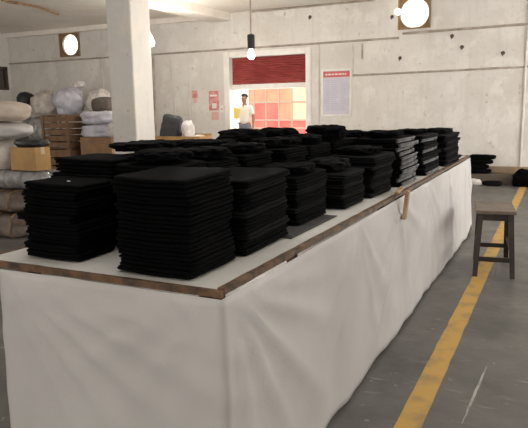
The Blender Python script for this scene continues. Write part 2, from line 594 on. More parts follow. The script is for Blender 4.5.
# exhaust openings high in the back wall
for (x0, x1, z0, z1), rr, cx, lab in ((FANL, 0.27, -11.86, 'square brown board with round bright vent opening, on the grey wall above the sacks'),
                                      (FANR, 0.285, -2.79, 'square brown board with round bright vent opening, at the upper right above the table')):
    f = thing('vent_opening', lab, 'vent', ((x0 + x1) / 2, WY + 0.02, (z0 + z1) / 2), group='round vents high on the back wall')
    hwx, hz = (x1 - x0) / 2, (z1 - z0) / 2
    bm = bmesh.new()
    n = 40
    inner, outer = [], []
    for k in range(n):
        a = 2 * math.pi * k / n + math.pi / 4
        c, s = math.cos(a), math.sin(a)
        q = max(abs(c), abs(s))
        inner.append((c * rr, s * rr))
        outer.append((c / q * hwx, s / q * hz))
    vi = [[bm.verts.new((x, y, z)) for x, z in inner] for y in (0, 0.04)]
    vo = [[bm.verts.new((x, y, z)) for x, z in outer] for y in (0, 0.04)]
    for k in range(n):
        k2 = (k + 1) % n
        bm.faces.new((vi[0][k], vi[0][k2], vo[0][k2], vo[0][k]))
        bm.faces.new((vi[1][k], vo[1][k], vo[1][k2], vi[1][k2]))
        bm.faces.new((vi[0][k], vi[1][k], vi[1][k2], vi[0][k2]))
        bm.faces.new((vo[0][k], vo[0][k2], vo[1][k2], vo[1][k]))
    build('mounting_board', bm, M['fanwood'], f)
    bm = bmesh.new()
    t = 0.03
    for a, b in (((-hwx, -hz), (-hwx + t, hz)), ((hwx - t, -hz), (hwx, hz)), ((-hwx + t, hz - t), (hwx - t, hz)), ((-hwx + t, -hz), (hwx - t, -hz + t))):
        span(bm, (a[0], -.06, a[1]), (b[0], .0, b[1]))
    build('square_frame', bm, M['fanwood'], f)
    bm = bmesh.new()
    for k in range(32):
        pass
    tube(bm, [(rr * math.cos(2 * math.pi * k / 32), -.005, rr * math.sin(2 * math.pi * k / 32)) for k in range(33)], 0.012, 6, False)
    build('rim', bm, M['white'], f)


# ------------------------------------------------------------------ the long table
TX0, TX1, TY0, TY1, TZ = -2.085, -0.953, 1.61, 7.385, 0.922
t = thing('inspection_table', 'long table with pale top and worn brown edge strips carrying black jeans', 'table', ((TX0 + TX1) / 2, (TY0 + TY1) / 2, 0))
ox, oy = (TX0 + TX1) / 2, (TY0 + TY1) / 2
bm = bmesh.new()
span(bm, (TX0 - ox + .02, TY0 - oy + .02, TZ - .022), (TX1 - ox - .02, TY1 - oy - .02, TZ), 0.002)
build('tabletop', bm, M['ply'], t)


def batten_bm(a, b, w_, h_, seed):
    """a chipped strip of wood from a to b"""
    bm = bmesh.new()
    a, b = Vector(a), Vector(b)
    dr = (b - a).normalized()
    sd = Vector((-dr.y, dr.x, 0))
    n = max(8, int((b - a).length / 0.035))
    rings = []
    for i in range(n + 1):
        p = a + (b - a) * i / n
        j = noise.noise(Vector((i * 0.31, seed, 0))) * 0.004
        j2 = noise.noise(Vector((i * 0.83, seed + 9, 0)))
        chip = -0.010 if j2 > 0.33 else 0.0
        rings.append([bm.verts.new(p + sd * (sx * (w_ / 2) + (j if sx > 0 else -j)) + Vector((0, 0, sz * h_ / 2 + (chip if sz > 0 and sx < 0 else 0)))) for sx, sz in ((-1, -1), (1, -1), (1, 1), (-1, 1))])
    for i in range(n):
        for k in range(4):
            bm.faces.new((rings[i][k], rings[i][(k + 1) % 4], rings[i + 1][(k + 1) % 4], rings[i + 1][k]))
    bm.faces.new(rings[0])
    bm.faces.new(rings[-1])
    return bm


build('edge_strip', batten_bm((TX0 - ox, TY0 - oy + .008, TZ - .011), (TX1 - ox, TY0 - oy + .008, TZ - .011), 0.016, 0.024, 1), M['batten'], t)
build('edge_strip', batten_bm((TX1 - ox - .013, TY0 - oy + .02, TZ - .006), (TX1 - ox - .013, TY1 - oy, TZ - .006), 0.026, 0.022, 2), M['batten'], t)
build('edge_strip', batten_bm((TX0 - ox + .010, TY1 - oy, TZ - .012), (TX0 - ox + .010, TY0 - oy + .02, TZ - .012), 0.022, 0.030, 3), M['batten'], t)
build('edge_strip', batten_bm((TX1 - ox, TY1 - oy - .01, TZ - .012), (TX0 - ox, TY1 - oy - .01, TZ - .012), 0.022, 0.030, 4), M['batten'], t)
for y in (TY0 + .14, (TY0 + TY1) / 2, TY1 - .14):
    for x in (TX0 + .12, TX1 - .12):
        bm = bmesh.new()
        span(bm, (x - ox - .035, y - oy - .035, 0), (x - ox + .035, y - oy + .035, TZ - .022), .004)
        build('leg', bm, M['tablewood'], t)

# --- white sheet hung round the table
PINS_F = [0.0, 0.997]
per = []
CX0, CX1, CY0, CY1 = TX0 - .004, TX1 + .006, TY0 - .008, TY1 + .006
corners = [(CX0, CY1), (-1.955, CY0), (CX1, CY0), (CX1, CY1), (CX0, CY1)]
segs = [((corners[i][0], corners[i][1]), (corners[i + 1][0], corners[i + 1][1])) for i in range(4)]
top = TZ - 0.020
random.seed(11)
pins = []       # (arc position, strength)
acc = 0.0
cornerpos = [0.0]
for (a, b) in segs:
    ln = math.hypot(b[0] - a[0], b[1] - a[1])
    acc += ln
    cornerpos.append(acc)
L_side = cornerpos[1]
pins = [(cornerpos[1] + .03, 1.0), (cornerpos[2] - .02, .5), (cornerpos[2] + .06, 1.0), (cornerpos[2] + 1.45, .7), (cornerpos[2] + 2.3, .9), (cornerpos[2] + 3.3, .8),
        (cornerpos[2] + 4.3, .8), (cornerpos[2] + 5.3, .8), (2.0, .6), (4.0, .6)]
rays = {}
for pi_, (ps, st) in enumerate(pins):
    rays[pi_] = [(random.uniform(-1.25, 1.25), random.uniform(.05, .13), random.uniform(.010, .026) * st) for _ in range(7)]
# the long swag pulled from the near left corner, and the creases spreading from the near right one
rays[0] = [(1.24, .05, .022), (1.04, .07, .026), (.80, .08, .028), (.54, .08, .026), (.27, .08, .022), (1.38, .03, .014)]
rays[1] = [(-1.30, .05, .016), (-1.08, .07, .016), (-.7, .10, .014), (-.3, .08, .010)]
rays[2] = [(1.18, .06, .020), (.84, .07, .022), (.50, .08, .019), (.14, .07, .015), (1.40, .05, .012)]


def bulge(s, dd):
    o = 0.006 * min(1, dd / .1)
    for pi_, (ps, st) in enumerate(pins):
        ds = s - ps
        r = math.hypot(ds, dd)
        if r > 1.5 or r < 1e-4:
            continue
        an = math.atan2(ds, dd)
        fall = min(1, r / .14) * math.exp(-(r / .95) ** 2)
        for a0, wd, am in rays[pi_]:
            o += am * fall * math.exp(-((an - a0) / wd) ** 2)
    o += 0.016 * dd * (noise.noise(Vector((s * 2.3, dd * .5, 3.1))) + 0.9 * noise.noise(Vector((s * 5.5, dd * .6, 8.1)))) * 1.05
    o += 0.004 * noise.noise(Vector((s * 6, dd * 6, 1.0)))
    o += (0.030 if s < cornerpos[2] else 0.036) * dd
    return max(o, -0.002)


bm = bmesh.new()
NH = 30
prevcol = None
first = None
for si, (a, b) in enumerate(segs):
    ln = math.hypot(b[0] - a[0], b[1] - a[1])
    tx, ty = (b[0] - a[0]) / ln, (b[1] - a[1]) / ln
    nx, ny = ty, -tx                       # outward
    if si == 0:
        continue                           # the left side is left open
    n = int(ln / 0.032)
    for i in range(n + (1 if si == 3 else 0)):
        f = i / n
        s = cornerpos[si] + ln * f
        x, y = a[0] + (b[0] - a[0]) * f, a[1] + (b[1] - a[1]) * f
        # round the outward direction off near corners
        ex = ey = 0.0
        dl, dr = ln * f, ln * (1 - f)
        mx_, my_ = nx, ny
        pa, pb = segs[si - 1], segs[(si + 1) % 4]
        for dist, sg in ((dl, pa), (dr, pb)):
            if dist < 0.10 and not (si == 1 and sg is pa):
                l2 = math.hypot(sg[1][0] - sg[0][0], sg[1][1] - sg[0][1])
                qx, qy = (sg[1][1] - sg[0][1]) / l2, -(sg[1][0] - sg[0][0]) / l2
                k = 0.5 * (1 - dist / .10) * 2
                mx_, my_ = mx_ + qx * k, my_ + qy * k
        hem = 0.012 + 0.012 * (noise.noise(Vector((s * 1.6, 0, 5))) + 1)
        if si == 2 and f > 0.93:
            hem += 0.10 * ((f - .93) / .07) ** 1.5
        if si == 1 and f < 0.1:
            hem += 0.05 * (1 - f / .1)
        sag = 0.003 + 0.008 * abs(noise.noise(Vector((s * 1.3, 2, 7))))
        col = []
        for j in range(NH + 1):
            v = j / NH
            z = (top - sag) * (1 - v) + hem * v
            o = bulge(s, top - z)
            col.append(bm.verts.new((x + mx_ * o, y + my_ * o, z)))
        if prevcol:
            for j in range(NH):
                bm.faces.new((prevcol[j], col[j], col[j + 1], prevcol[j + 1]))
        prevcol = col
me = bpy.data.meshes.new('table_cloth')
bmesh.ops.recalc_face_normals(bm, faces=bm.faces)
bm.to_mesh(me)
bm.free()
for p in me.polygons:
    p.use_smooth = True
cl = link('table_cloth', me, M['cloth'])
sm = cl.modifiers.new('thickness', 'SOLIDIFY')
sm.thickness = 0.002
tag(cl, 'white sheet hanging to the floor all round the long table', 'cloth')

# wooden peg hooked over the right edge
pg = thing('wooden_peg', 'short pale wooden stick hooked over the right edge of the table', 'peg', (-0.925, 3.93, TZ))
bm = bmesh.new()
box(bm, (0.030, 0, -0.062), (0.024, 0.044, 0.19), Euler((0.0, 0.10, 0)).to_matrix().to_4x4(), 0.004)
build('hanging_stick', bm, M['batten_pale'], pg)
bm = bmesh.new()
box(bm, (-0.040, 0.10, 0.020), (0.030, 0.30, 0.018), Euler((0, 0, 0.12)).to_matrix().to_4x4(), 0.004)
build('cross_stick', bm, M['batten_pale'], pg)

bm = bmesh.new()
NG = 14
vs = [[bm.verts.new((-1.36 + .30 * i / NG + .012 * noise.noise(Vector((i, j, 1))), 2.42 + .62 * j / NG, TZ + .001 + .0015 * (1 + noise.noise(Vector((i * .4, j * .4, 4)))))) for j in range(NG + 1)] for i in range(NG + 1)]
for i in range(NG):
    for j in range(NG):
        bm.faces.new((vs[i][j], vs[i + 1][j], vs[i + 1][j + 1], vs[i][j + 1]))
gs = build('fabric_sheet', bm, M['greysheet'], None, True)
sm = gs.modifiers.new('thickness', 'SOLIDIFY')
sm.thickness = 0.003
sm.offset = 1
tag(gs, 'dark grey fabric scrap lying flat under the folded jeans near the right table edge', 'fabric')


# ------------------------------------------------------------------ folded jeans
JW, JD, JT = 0.29, 0.33, 0.031


def jeans_mesh(seed, m, nm):
    """trousers folded twice: two soft doubled layers, fold edges rounded, slight sag and creases"""
    bm = bmesh.new()
    off = Vector((seed * 5.3, seed * 2.9, seed * 1.7))
    US = [-1, -.982, -.95, -.86, -.6, -.3, 0, .3, .6, .86, .95, .982, 1]
    NX = NY = len(US) - 1
    lay = 2
    for l in range(lay):
        sc = 1.0 - 0.03 * random.random()
        dx, dy = random.uniform(-.004, .004), random.uniform(-.004, .004)
        zc = JT * (l + .5) / lay
        hh = JT / lay / 2 * 0.98
        prof = [(-1.0, 0.02), (-0.75, 0.6), (0.0, 1.0), (0.75, 0.6), (1.0, 0.02)]
        # closed shell: bottom grid, top grid and rounded sides
        grids = []
        for sgn in (-1, 1):
            g_ = []
            for i in range(NX + 1):
                row = []
                for j in range(NY + 1):
                    u, v = US[i], US[j]
                    # rounded corners
                    uu, vv = u * math.sqrt(1 - 0.10 * v ** 8), v * math.sqrt(1 - 0.10 * u ** 8)
                    e = min(1 - abs(u), 1 - abs(v))
                    dist = e * JW / 2
                    k = math.sqrt(max(0.0, 1 - (1 - min(1, dist / 0.008)) ** 2)) if dist < 0.008 else 1.0
                    x = uu * JW / 2 * sc + dx
                    y = vv * JD / 2 * sc + dy
                    q = Vector((x * 9, y * 9, l * 3.0)) + off
                    z = zc + sgn * hh * (0.42 + 0.58 * k) + 0.0008 * noise.noise(q) - 0.003 * (abs(u) ** 6 + abs(v) ** 6) + 0.007 * noise.noise(Vector((x * 6, y * 6, 0.3)))
                    wob = 0.006 * noise.noise(Vector((x * 14, y * 14, l * 7.0)) + off)
                    if e < 1e-6:
                        x += wob * (1 if abs(u) == 1 else .4)
                        y += wob * (1 if abs(v) == 1 else .4)
                    row.append(bm.verts.new((x, y, z)))
                g_.append(row)
            grids.append(g_)
        B, T_ = grids
        for i in range(NX):
            for j in range(NY):
                bm.faces.new((T_[i][j], T_[i + 1][j], T_[i + 1][j + 1], T_[i][j + 1]))
                bm.faces.new((B[i][j], B[i][j + 1], B[i + 1][j + 1], B[i + 1][j]))
        rim = [(i, 0) for i in range(NX)] + [(NX, j) for j in range(NY)] + [(i, NY) for i in range(NX, 0, -1)] + [(0, j) for j in range(NY, 0, -1)]
        for k in range(len(rim)):
            a, b = rim[k], rim[(k + 1) % len(rim)]
            bm.faces.new((B[a[0]][a[1]], B[b[0]][b[1]], T_[b[0]][b[1]], T_[a[0]][a[1]]))
    me = bpy.data.meshes.new(nm)
    bmesh.ops.recalc_face_normals(bm, faces=bm.faces)
    bm.to_mesh(me)
    bm.free()
    for p in me.polygons:
        p.use_smooth = True
    if nm == 'pale_end_jeans':
        me.name = 'folded_jeans'
        me.materials.append(M['denim'])
        me.materials.append(m)
        for p in me.polygons:
            if p.center.x > JW * .455:  # faces at the right end take the paler denim
                p.material_index = 1
    else:
        me.materials.append(m)
    return me


JM = {k: [jeans_mesh(i + 10 * z, M[k], 'pale_end_jeans' if k == 'denim3' else 'folded_jeans') for i in range(5)] for z, k in enumerate(('denim', 'denim2', 'denim3'))}
random.seed(21)
first_jeans = {}


def stack(label, group, toplabel, x0, x1, y0, y1, h, n, rz=0.0, mix=('denim',), jit=.006, lean=(0, 0), z0=TZ + .009, splay=0.0):
    cx, cy = (x0 + x1) / 2, (y0 + y1) / 2
    tt = h / n
    for k in range(n):
        me = random.choice(JM[mix[k % len(mix)]])
        key = me.name
        if key not in first_jeans:
            o = bpy.data.objects.new('folded_jeans', me)
            first_jeans[key] = o
        else:
            o = first_jeans[key].copy()
        COL.objects.link(o)
        o.name = 'folded_jeans'
        f = k / max(1, n - 1)
        wx = .010 * noise.noise(Vector((k * .37, cx * 9, cy * 7)))
        wy = .010 * noise.noise(Vector((k * .41, cx * 7 + 3, cy * 9)))
        o.location = (cx + random.gauss(0, jit) + lean[0] * f + wx, cy + random.gauss(0, jit) + lean[1] * f + wy, z0 + tt * k)
        o.rotation_euler = (.03 * f * noise.noise(Vector((k * .12, cx * 9, cy * 9))), .03 * f * noise.noise(Vector((k * .12, cx * 9 + 5, cy * 9))), rz + random.gauss(0, .018) + .05 * noise.noise(Vector((k * .3, cx * 5, cy * 3))))
        if abs(splay) > 0:
            o.rotation_euler = (splay * f, 0, rz + random.gauss(0, .03))
        o.scale = ((x1 - x0) / JW * random.uniform(1.0, 1.045), (y1 - y0) / JD * random.uniform(1.0, 1.05), tt / JT * 0.89)
        if k == n - 1 and toplabel:
            tag(o, toplabel, 'jeans', group)
        else:
            tag(o, label, 'jeans', group)
    return o


D1 = ('denim',)
D12 = ('denim', 'denim', 'denim2')
C_ST = [   # the row along the right edge, from the near end
    ('in the nearest stack of the right-hand row', -1.425, -1.105, 1.665, 1.99, .352, 11, 0.0, D1, .003, (.004, 0)),
    ('in the second stack of the right-hand row', -1.40, -1.10, 2.03, 2.50, .305, 10, .05, D12, .005, (.012, 0)),
    ('in the third stack of the right-hand row', -1.43, -1.145, 2.68, 3.10, .245, 8, .0, D12, .005, (.01, 0)),
    ('in the low fourth stack of the right-hand row', -1.38, -1.085, 3.24, 3.62, .200, 7, -.03, ('denim2', 'denim'), .006, (.01, 0)),
    ('in the fifth stack of the right-hand row', -1.36, -1.045, 3.72, 4.18, .265, 9, -.02, ('denim2', 'denim'), .007, (0, 0)),
    ('in the pale edged stack of the right-hand row', -1.345, -1.015, 4.30, 4.84, .345, 11, -.03, ('denim3',), .010, (-.02, 0)),
    ('in the second stack from the far end of the right-hand row', -1.325, -.995, 5.10, 5.72, .335, 11, -.03, ('denim3', 'denim2', 'denim'), .010, (-.03, 0)),
    ('in the farthest stack of the right-hand row', -1.29, -.972, 5.95, 6.74, .300, 10, -.02, ('denim', 'denim2'), .012, (0, 0)),
]
for (w_, x0, x1, y0, y1, h, n, rz, mix, jit, lean) in C_ST:
    kind = 'pale edged black' if mix == ('denim3',) else 'black'
    stack('folded %s jeans %s' % (kind, w_), 'folded jeans ' + w_, 'topmost %s jeans %s' % (kind, w_), x0, x1, y0, y1, h, n, rz, mix, jit, lean)
ORD = ['first', 'second', 'third', 'fourth', 'fifth', 'sixth', 'seventh', 'eighth']
B_ST = [(1.98, 2.28, .355, 12), (2.33, 2.62, .34, 11), (2.68, 3.0, .345, 11), (3.08, 3.42, .35, 12), (3.48, 3.86, .345, 11), (3.94, 4.40, .35, 11), (4.50, 5.06, .325, 10), (5.20, 5.80, .29, 9)]
for k, (y0, y1, h, n) in enumerate(B_ST):
    w_ = 'in the %s stack of the middle row, counted from the near end' % ORD[k]
    stack('folded black jeans ' + w_, 'folded jeans ' + w_, 'topmost black jeans ' + w_, -1.665 + .01 * (k % 2), -1.385 - .025 * (k == 2 or k == 1), y0, y1, h, n, random.uniform(-.03, .03), D1, .006)
A_ST = [(1.715, 1.945, .30, 10), (1.97, 2.27, .375, 12), (2.31, 2.60, .36, 12), (2.66, 2.98, .35, 11), (3.05, 3.42, .36, 11), (3.50, 3.92, .35, 11), (4.02, 4.46, .34, 10), (4.58, 5.1, .33, 10)]
for k, (y0, y1, h, n) in enumerate(A_ST):
    w_ = 'in the low stack at the near left corner' if k == 0 else 'in the %s stack of the left-hand row, counted from the near end' % ORD[k]
    o = stack('folded black jeans ' + w_, 'folded jeans ' + w_, 'topmost black jeans ' + w_, -1.94 - .075 * (k in (1, 2)), -1.66 - .04 * (k in (1, 2)), y0, y1, h, n, random.uniform(-.03, .03), D1, .007)
    if k == 0:
        bm = bmesh.new()
        span(bm, (.02, -.06, JT), (.034, -.050, JT + .002))
        tg = build('size_tag', bm, M['whitetag'], o)
        tg['label'] = 'tiny white tag'


# crumpled garments thrown on top of the stacks
def heap(x, y, z, dims, seed, label, rz=0.0, m='denim', ridge=.42):
    me = lump_mesh('crumpled_jeans', dims, seed, M[m], 3.6, .22, ridge, 5, -.8)
    o = link('crumpled_jeans', me)
    o.location = (x, y, z)
    o.rotation_euler = (0, 0, rz)
    return tag(o, label, 'jeans', 'crumpled jeans on top of the stacks')


def roll(x, y, z, r, ln, rz, seed, label, m='denim'):
    """jeans rolled up, lying on the stacks"""
    bm = bmesh.new()
    NS, NL = 22, 16
    off = Vector((seed, seed * 2, 1))
    rings = []
    for i in range(NL + 1):
        tt = -1 + 2 * i / NL
        ring = []
        for k in range(NS):
            a = 2 * math.pi * k / NS
            rr = r * (1 + .10 * noise.noise(Vector((math.cos(a), math.sin(a), tt * 2)) + off)) * (1 - .25 * abs(tt) ** 8)
            ring.append(bm.verts.new((tt * ln / 2, math.cos(a) * rr * 1.25, max(math.sin(a), -.8) * rr + .8 * r)))
        rings.append(ring)
    for i in range(NL):
        for k in range(NS):
            bm.faces.new((rings[i][k], rings[i][(k + 1) % NS], rings[i + 1][(k + 1) % NS], rings[i + 1][k]))
    for ring in (rings[0], rings[-1]):
        c = sum((v.co for v in ring), Vector()) / NS
        inn = [bm.verts.new(c + (v.co - c) * .55 + Vector((-.02 * (1 if c.x > 0 else -1), 0, 0))) for v in ring]
        for k in range(NS):
            bm.faces.new((ring[k], ring[(k + 1) % NS], inn[(k + 1) % NS], inn[k]))
        bm.faces.new(inn)
    o = build('rolled_jeans', bm, M[m], None, True)
    o.location = (x, y, z)
    o.rotation_euler = (0, 0, rz)
    return tag(o, label, 'jeans', 'rolled jeans on top of the stacks')


zt = TZ + .004
TOPS_A = [h for _, _, h, _ in A_ST]
HEAPS = [   # x, y, base, dims, turn, material, what tells it apart
    (-1.78, 2.34, .384, (.28, .38, .045), 0, 'denim', 'crumpled black jeans on the left row, nearest heap, below the pillar foot'),
    (-1.79, 2.74, .366, (.30, .36, .050), -.15, 'denim', 'crumpled black jeans on the left row, below the charcoal bag'),
    (-1.79, 3.03, .366, (.28, .20, .035), .2, 'denim', 'small flat crumpled black jeans on the left row, left of the pink poster'),
    (-1.79, 3.35, .366, (.30, .44, .085), .2, 'denim', 'crumpled black jeans on the left row, below the pink poster and the door jamb'),
    (-1.79, 3.82, .358, (.28, .36, .085), -.2, 'denim', 'crumpled black jeans on the left row, below the left half of the gate'),
    (-1.79, 4.24, .345, (.26, .34, .035), .1, 'denim', 'flat crumpled black jeans on the left row, below the middle of the gate'),
    (-1.53, 2.12, .360, (.27, .30, .050), .1, 'denim', 'flat crumpled black jeans on the nearest stack of the middle row'),
    (-1.53, 2.46, .345, (.27, .30, .050), -.2, 'denim', 'flat crumpled black jeans on the second stack of the middle row'),
    (-1.53, 2.84, .350, (.28, .32, .045), .4, 'denim', 'flat crumpled black jeans on the third stack of the middle row'),
    (-1.52, 3.24, .355, (.28, .34, .050), -.3, 'denim', 'flat crumpled black jeans on the fourth stack of the middle row'),
    (-1.52, 3.66, .350, (.27, .34, .055), .5, 'denim', 'crumpled black jeans on the fifth stack of the middle row, below the shutter'),
    (-1.52, 4.10, .355, (.32, .44, .098), .30, 'denim', 'tallest heap of crumpled black jeans, just below the notice board'),
    (-1.52, 4.70, .330, (.27, .34, .060), .1, 'denim', 'crumpled black jeans in the middle row, behind the tallest heap'),
    (-1.27, 2.88, .248, (.28, .38, .040), .1, 'denim', 'flat crumpled black jeans topping the third stack of the right row'),
    (-1.26, 3.44, .203, (.28, .34, .075), .2, 'denim2', 'crumpled black jeans on the low fourth stack of the right row'),
    (-1.22, 3.96, .268, (.29, .40, .045), -.1, 'denim', 'crumpled black jeans on the fifth stack of the right row'),
    (-1.22, 4.56, .348, (.31, .46, .045), .0, 'denim', 'crumpled black jeans lying over the pale edged stack'),
    (-1.19, 5.38, .338, (.30, .50, .040), .1, 'denim', 'crumpled black jeans on the second stack from the far right end'),
    (-1.14, 6.32, .303, (.30, .60, .045), .0, 'denim', 'crumpled black jeans on the farthest right stack'),
]
for k, (x, y, z, dims, rz, mm, lb) in enumerate(HEAPS):
    heap(x, y, zt + z + .006, (dims[0] * .95, dims[1] * .93, dims[2]), 1 + k * 1.37, lb, rz, mm)

# ------------------------------------------------------------------ stool
s = thing('wooden_stool', 'dark wooden stool with four splayed legs standing on the yellow line', 'stool', (-0.515, 5.83, 0), .14)
SH = .585
bm = bmesh.new()
box(bm, (0, 0, SH - .016), (.335, .56, .032), None, .006)
build('seat', bm, M['stooltop'], s)
feet = {(-1, -1): (-.155, -.33), (1, -1): (.155, -.33), (-1, 1): (-.14, .31), (1, 1): (.14, .31)}
tops = {(-1, -1): (-.125, -.24), (1, -1): (.125, -.24), (-1, 1): (-.125, .24), (1, 1): (.125, .24)}
zt2 = SH - .032


def leg_at(k, z):
    f = z / zt2
    return Vector((feet[k][0] + (tops[k][0] - feet[k][0]) * f, feet[k][1] + (tops[k][1] - feet[k][1]) * f, z))


for k in feet:
    bm = bmesh.new()
    taper_bar(bm, leg_at(k, 0), leg_at(k, zt2), .040, .046)
    build('leg', bm, M['stool'], s)
for a, b, z in (((-1, -1), (1, -1), .155), ((-1, 1), (1, 1), .155), ((-1, -1), (-1, 1), .24), ((1, -1), (1, 1), .24)):
    bm = bmesh.new()
    p, q = leg_at(a, z), leg_at(b, z)
    dr = q - p
    if abs(dr.x) > abs(dr.y):
        box(bm, (p + q) / 2, (dr.length, .022, .040))
    else:
        box(bm, (p + q) / 2, (.022, dr.length, .040))
    build('stretcher', bm, M['stool'], s)
bm = bmesh.new()
for sy in (-1, 1):
    box(bm, (0, sy * .24, zt2 - .03), (.25, .022, .06))
for sx in (-1, 1):
    box(bm, (sx * .125, 0, zt2 - .03), (.022, .48, .06))
build('apron', bm, M['stool'], s)

# ------------------------------------------------------------------ yellow line on the floor
bm = bmesh.new()
NL = 120
prev = None
for i in range(NL + 1):
    y = -1.5 + 14.0 * i / NL
    cx = -.569 - .006 * y / 5
    wv = .060 + .006 * noise.noise(Vector((i * .7, 0, 0)))
    cur = (bm.verts.new((cx - wv, y, .0015)), bm.verts.new((cx + wv + .004 * noise.noise(Vector((i * .9, 5, 0))), y, .0015)))
    if prev:
        bm.faces.new((prev[0], prev[1], cur[1], cur[0]))
    prev = cur
yl = build('floor_line', bm, M['yellow'])
tag(yl, 'worn yellow line painted along the concrete floor beside the table', 'floor marking')

random.seed(14)
bm = bmesh.new()
prev = None
for i in range(15):
    f = i / 14
    x = -.345 + .035 * f + .006 * noise.noise(Vector((i * .8, 2, 0)))
    y = 2.80 + .75 * f
    wd = .006 * (1 - abs(2 * f - 1) ** 2) + .001
    cur = (bm.verts.new((x - wd, y, .0012)), bm.verts.new((x + wd, y, .0012)))
    if prev:
        bm.faces.new((prev[0], prev[1], cur[1], cur[0]))
    prev = cur
sc_ = build('floor_scratch', bm, M['scratch'])
tag(sc_, 'long pale scratch on the grey concrete right of the yellow line', 'scratch')

# ------------------------------------------------------------------ low platform and garments against the back wall
p = thing('low_platform', 'low brown board platform along the foot of the back wall', 'platform', (0, 12.4, 0))
bm = bmesh.new()
span(bm, (-3.6, -.16, 0), (2.8, .19, .20), .01)
build('deck', bm, M['platform'], p)
bm = bmesh.new()
span(bm, (-3.6, .06, .20), (2.8, .19, .32), .01)
build('back_board', bm, M['ochre'], p)
random.seed(5)
for k in range(4):
    me = lump_mesh('folded_garment', (.50, .20, .09), 30 + k, M['denim'], 4, .06, .06, 3, -.8)
    o = link('folded_garment', me)
    o.location = (-1.43 + [.0, -.04, .03, .08][k], 12.31, .202 + .092 * k)
    tag(o, 'black garment in the pile at the foot of the back wall, %s' % ['lowest of its stack', 'second from the bottom', 'third from the bottom', 'topmost of its stack'][k], 'garment', 'black garments piled by the back wall')
o = link('folded_garment', lump_mesh('folded_garment', (.36, .16, .10), 41, M['denim2'], 3, .1, .12, 3, -.8))
o.location = (-1.13, 12.02, 0.0)
tag(o, 'dark garment slumped on the floor in front of the wall pile', 'garment', 'black garments piled by the back wall')
o = link('cloth_scrap', lump_mesh('cloth_scrap', (.34, .18, .13), 42, M['net'], 2.4, .2, .2, 3, -.8))
o.location = (-1.47, 11.98, 0.0)
tag(o, 'pale crumpled cloth scrap at the far end of the table on the floor', 'cloth')
o = link('crumpled_garment', lump_mesh('crumpled_garment', (.46, .30, .34), 43, M['denim'], 2.4, .2, .15, 4, -.8))
o.location = (-.56, 12.08, 0)
tag(o, 'black garment heap at the right edge of the photo by the back wall', 'garment')


# ------------------------------------------------------------------ stored sacks, bags, crates and cartons at the left
def sack(name, x, y, z, dims, seed, m, label, cat, rz=0.0, power=2.8, rough=.10, ridge=.05, group=None):
    o = link(name, lump_mesh(name, dims, seed, M[m], power, rough, ridge, 4, -.85))
    o.location = (x, y, z)
    o.rotation_euler = (0, 0, rz)
    return tag(o, label, cat, group)


def tie(o, a, m='rope', r=.012):
    bm = bmesh.new()
    tube(bm, a, r, 6)
    return build('tie', bm, M[m], o)


def carton(x, y, z, dims, m, label, rz=0.0):
    o = thing('cardboard_box', label, 'box', (x, y, z), rz)
    bm = bmesh.new()
    box(bm, (0, 0, dims[2] / 2), dims, None, .006)
    build('body', bm, M[m], o)
    bm = bmesh.new()
    box(bm, (0, 0, dims[2] + .001), (dims[0] * 1.002, .06, .003))
    box(bm, (-dims[0] / 2 - .001, 0, dims[2] * .85), (.003, .06, dims[2] * .3))
    box(bm, (dims[0] / 2 + .001, 0, dims[2] * .85), (.003, .06, dims[2] * .3))
    build('tape', bm, M['tape'], o)
    return o


def crate(x, y, z, dims, label, rz=0.0, rows=4):
    o = thing('wooden_crate', label, 'crate', (x, y, z), rz)
    w_, d_, h_ = dims
    st = h_ / rows
    for nm, sy in (('front_side', -1), ('back_side', 1)):
        bm = bmesh.new()
        for k in range(rows):
            box(bm, (0, sy * (d_ / 2 - .01), st * (k + .5)), (w_, .02, st * .80), None, .003)
        build(nm, bm, M['crate'], o)
    for nm, sx in (('left_side', -1), ('right_side', 1)):
        bm = bmesh.new()
        for k in range(rows):
            box(bm, (sx * (w_ / 2 - .01), 0, st * (k + .5)), (.02, d_ - .045, st * .80), None, .003)
        build(nm, bm, M['crate'], o)
    for sx in (-1, 1):
        for sy in (-1, 1):
            bm = bmesh.new()
            box(bm, (sx * (w_ / 2 - .045), sy * (d_ / 2 + .012), h_ / 2), (.06, .022, h_))
            build('post', bm, M['crate'], o)
    bm = bmesh.new()
    box(bm, (0, 0, .03), (w_ - .05, d_ - .05, .02))
    build('base', bm, M['crate'], o)
    bm = bmesh.new()
    for k in range(4):
        box(bm, (0, -d_ / 2 + d_ * (k + .5) / 4, h_ + .01), (w_, d_ / 4 * .82, .02), None, .003)
    build('lid', bm, M['crate'], o)
    return o


# column at the left edge of the photo
BG = 'roped brown bales at the left edge'
for k, (x, z, h, lb) in enumerate(((-6.24, 0.0, .29, 'lower roped brown bale on the floor at the left edge'), (-6.24, .325, .235, 'upper roped brown bale under the silver wrapped roll'))):
    o = sack('cloth_bale', x, 5.35, z, (.98, .62, h), 50 + k, 'bale', lb, 'bale', 0, 4.5, .06, .04, BG)
    for rx in (-.22, .1, .34):
        rp = [(rx + .02 * math.sin(a * 3), math.copysign(abs(math.cos(a)) ** .45, math.cos(a)) * .325, h / 2 + max(.014 - h / 2, math.copysign(abs(math.sin(a)) ** .45, math.sin(a)) * (h / 2 + .004))) for a in [2 * math.pi * q / 24 for q in range(25)]]
        tie(o, rp)
sil = bmesh.new()
tube(sil, [(-.56, 0, .115), (-.54, 0, .115), (-.3, 0, .115), (0, 0, .115), (.3, 0, .115), (.50, 0, .115), (.53, 0, .115)], [.03, .105, .115, .117, .113, .105, .03], 24)
o = build('wrapped_roll', sil, M['plastic'], None, True)
o.location = (-6.02, 5.28, .578)
o.rotation_euler = (0, 0, .03)
tag(o, 'silver grey plastic wrapped roll lying under the tan cardboard box', 'roll')
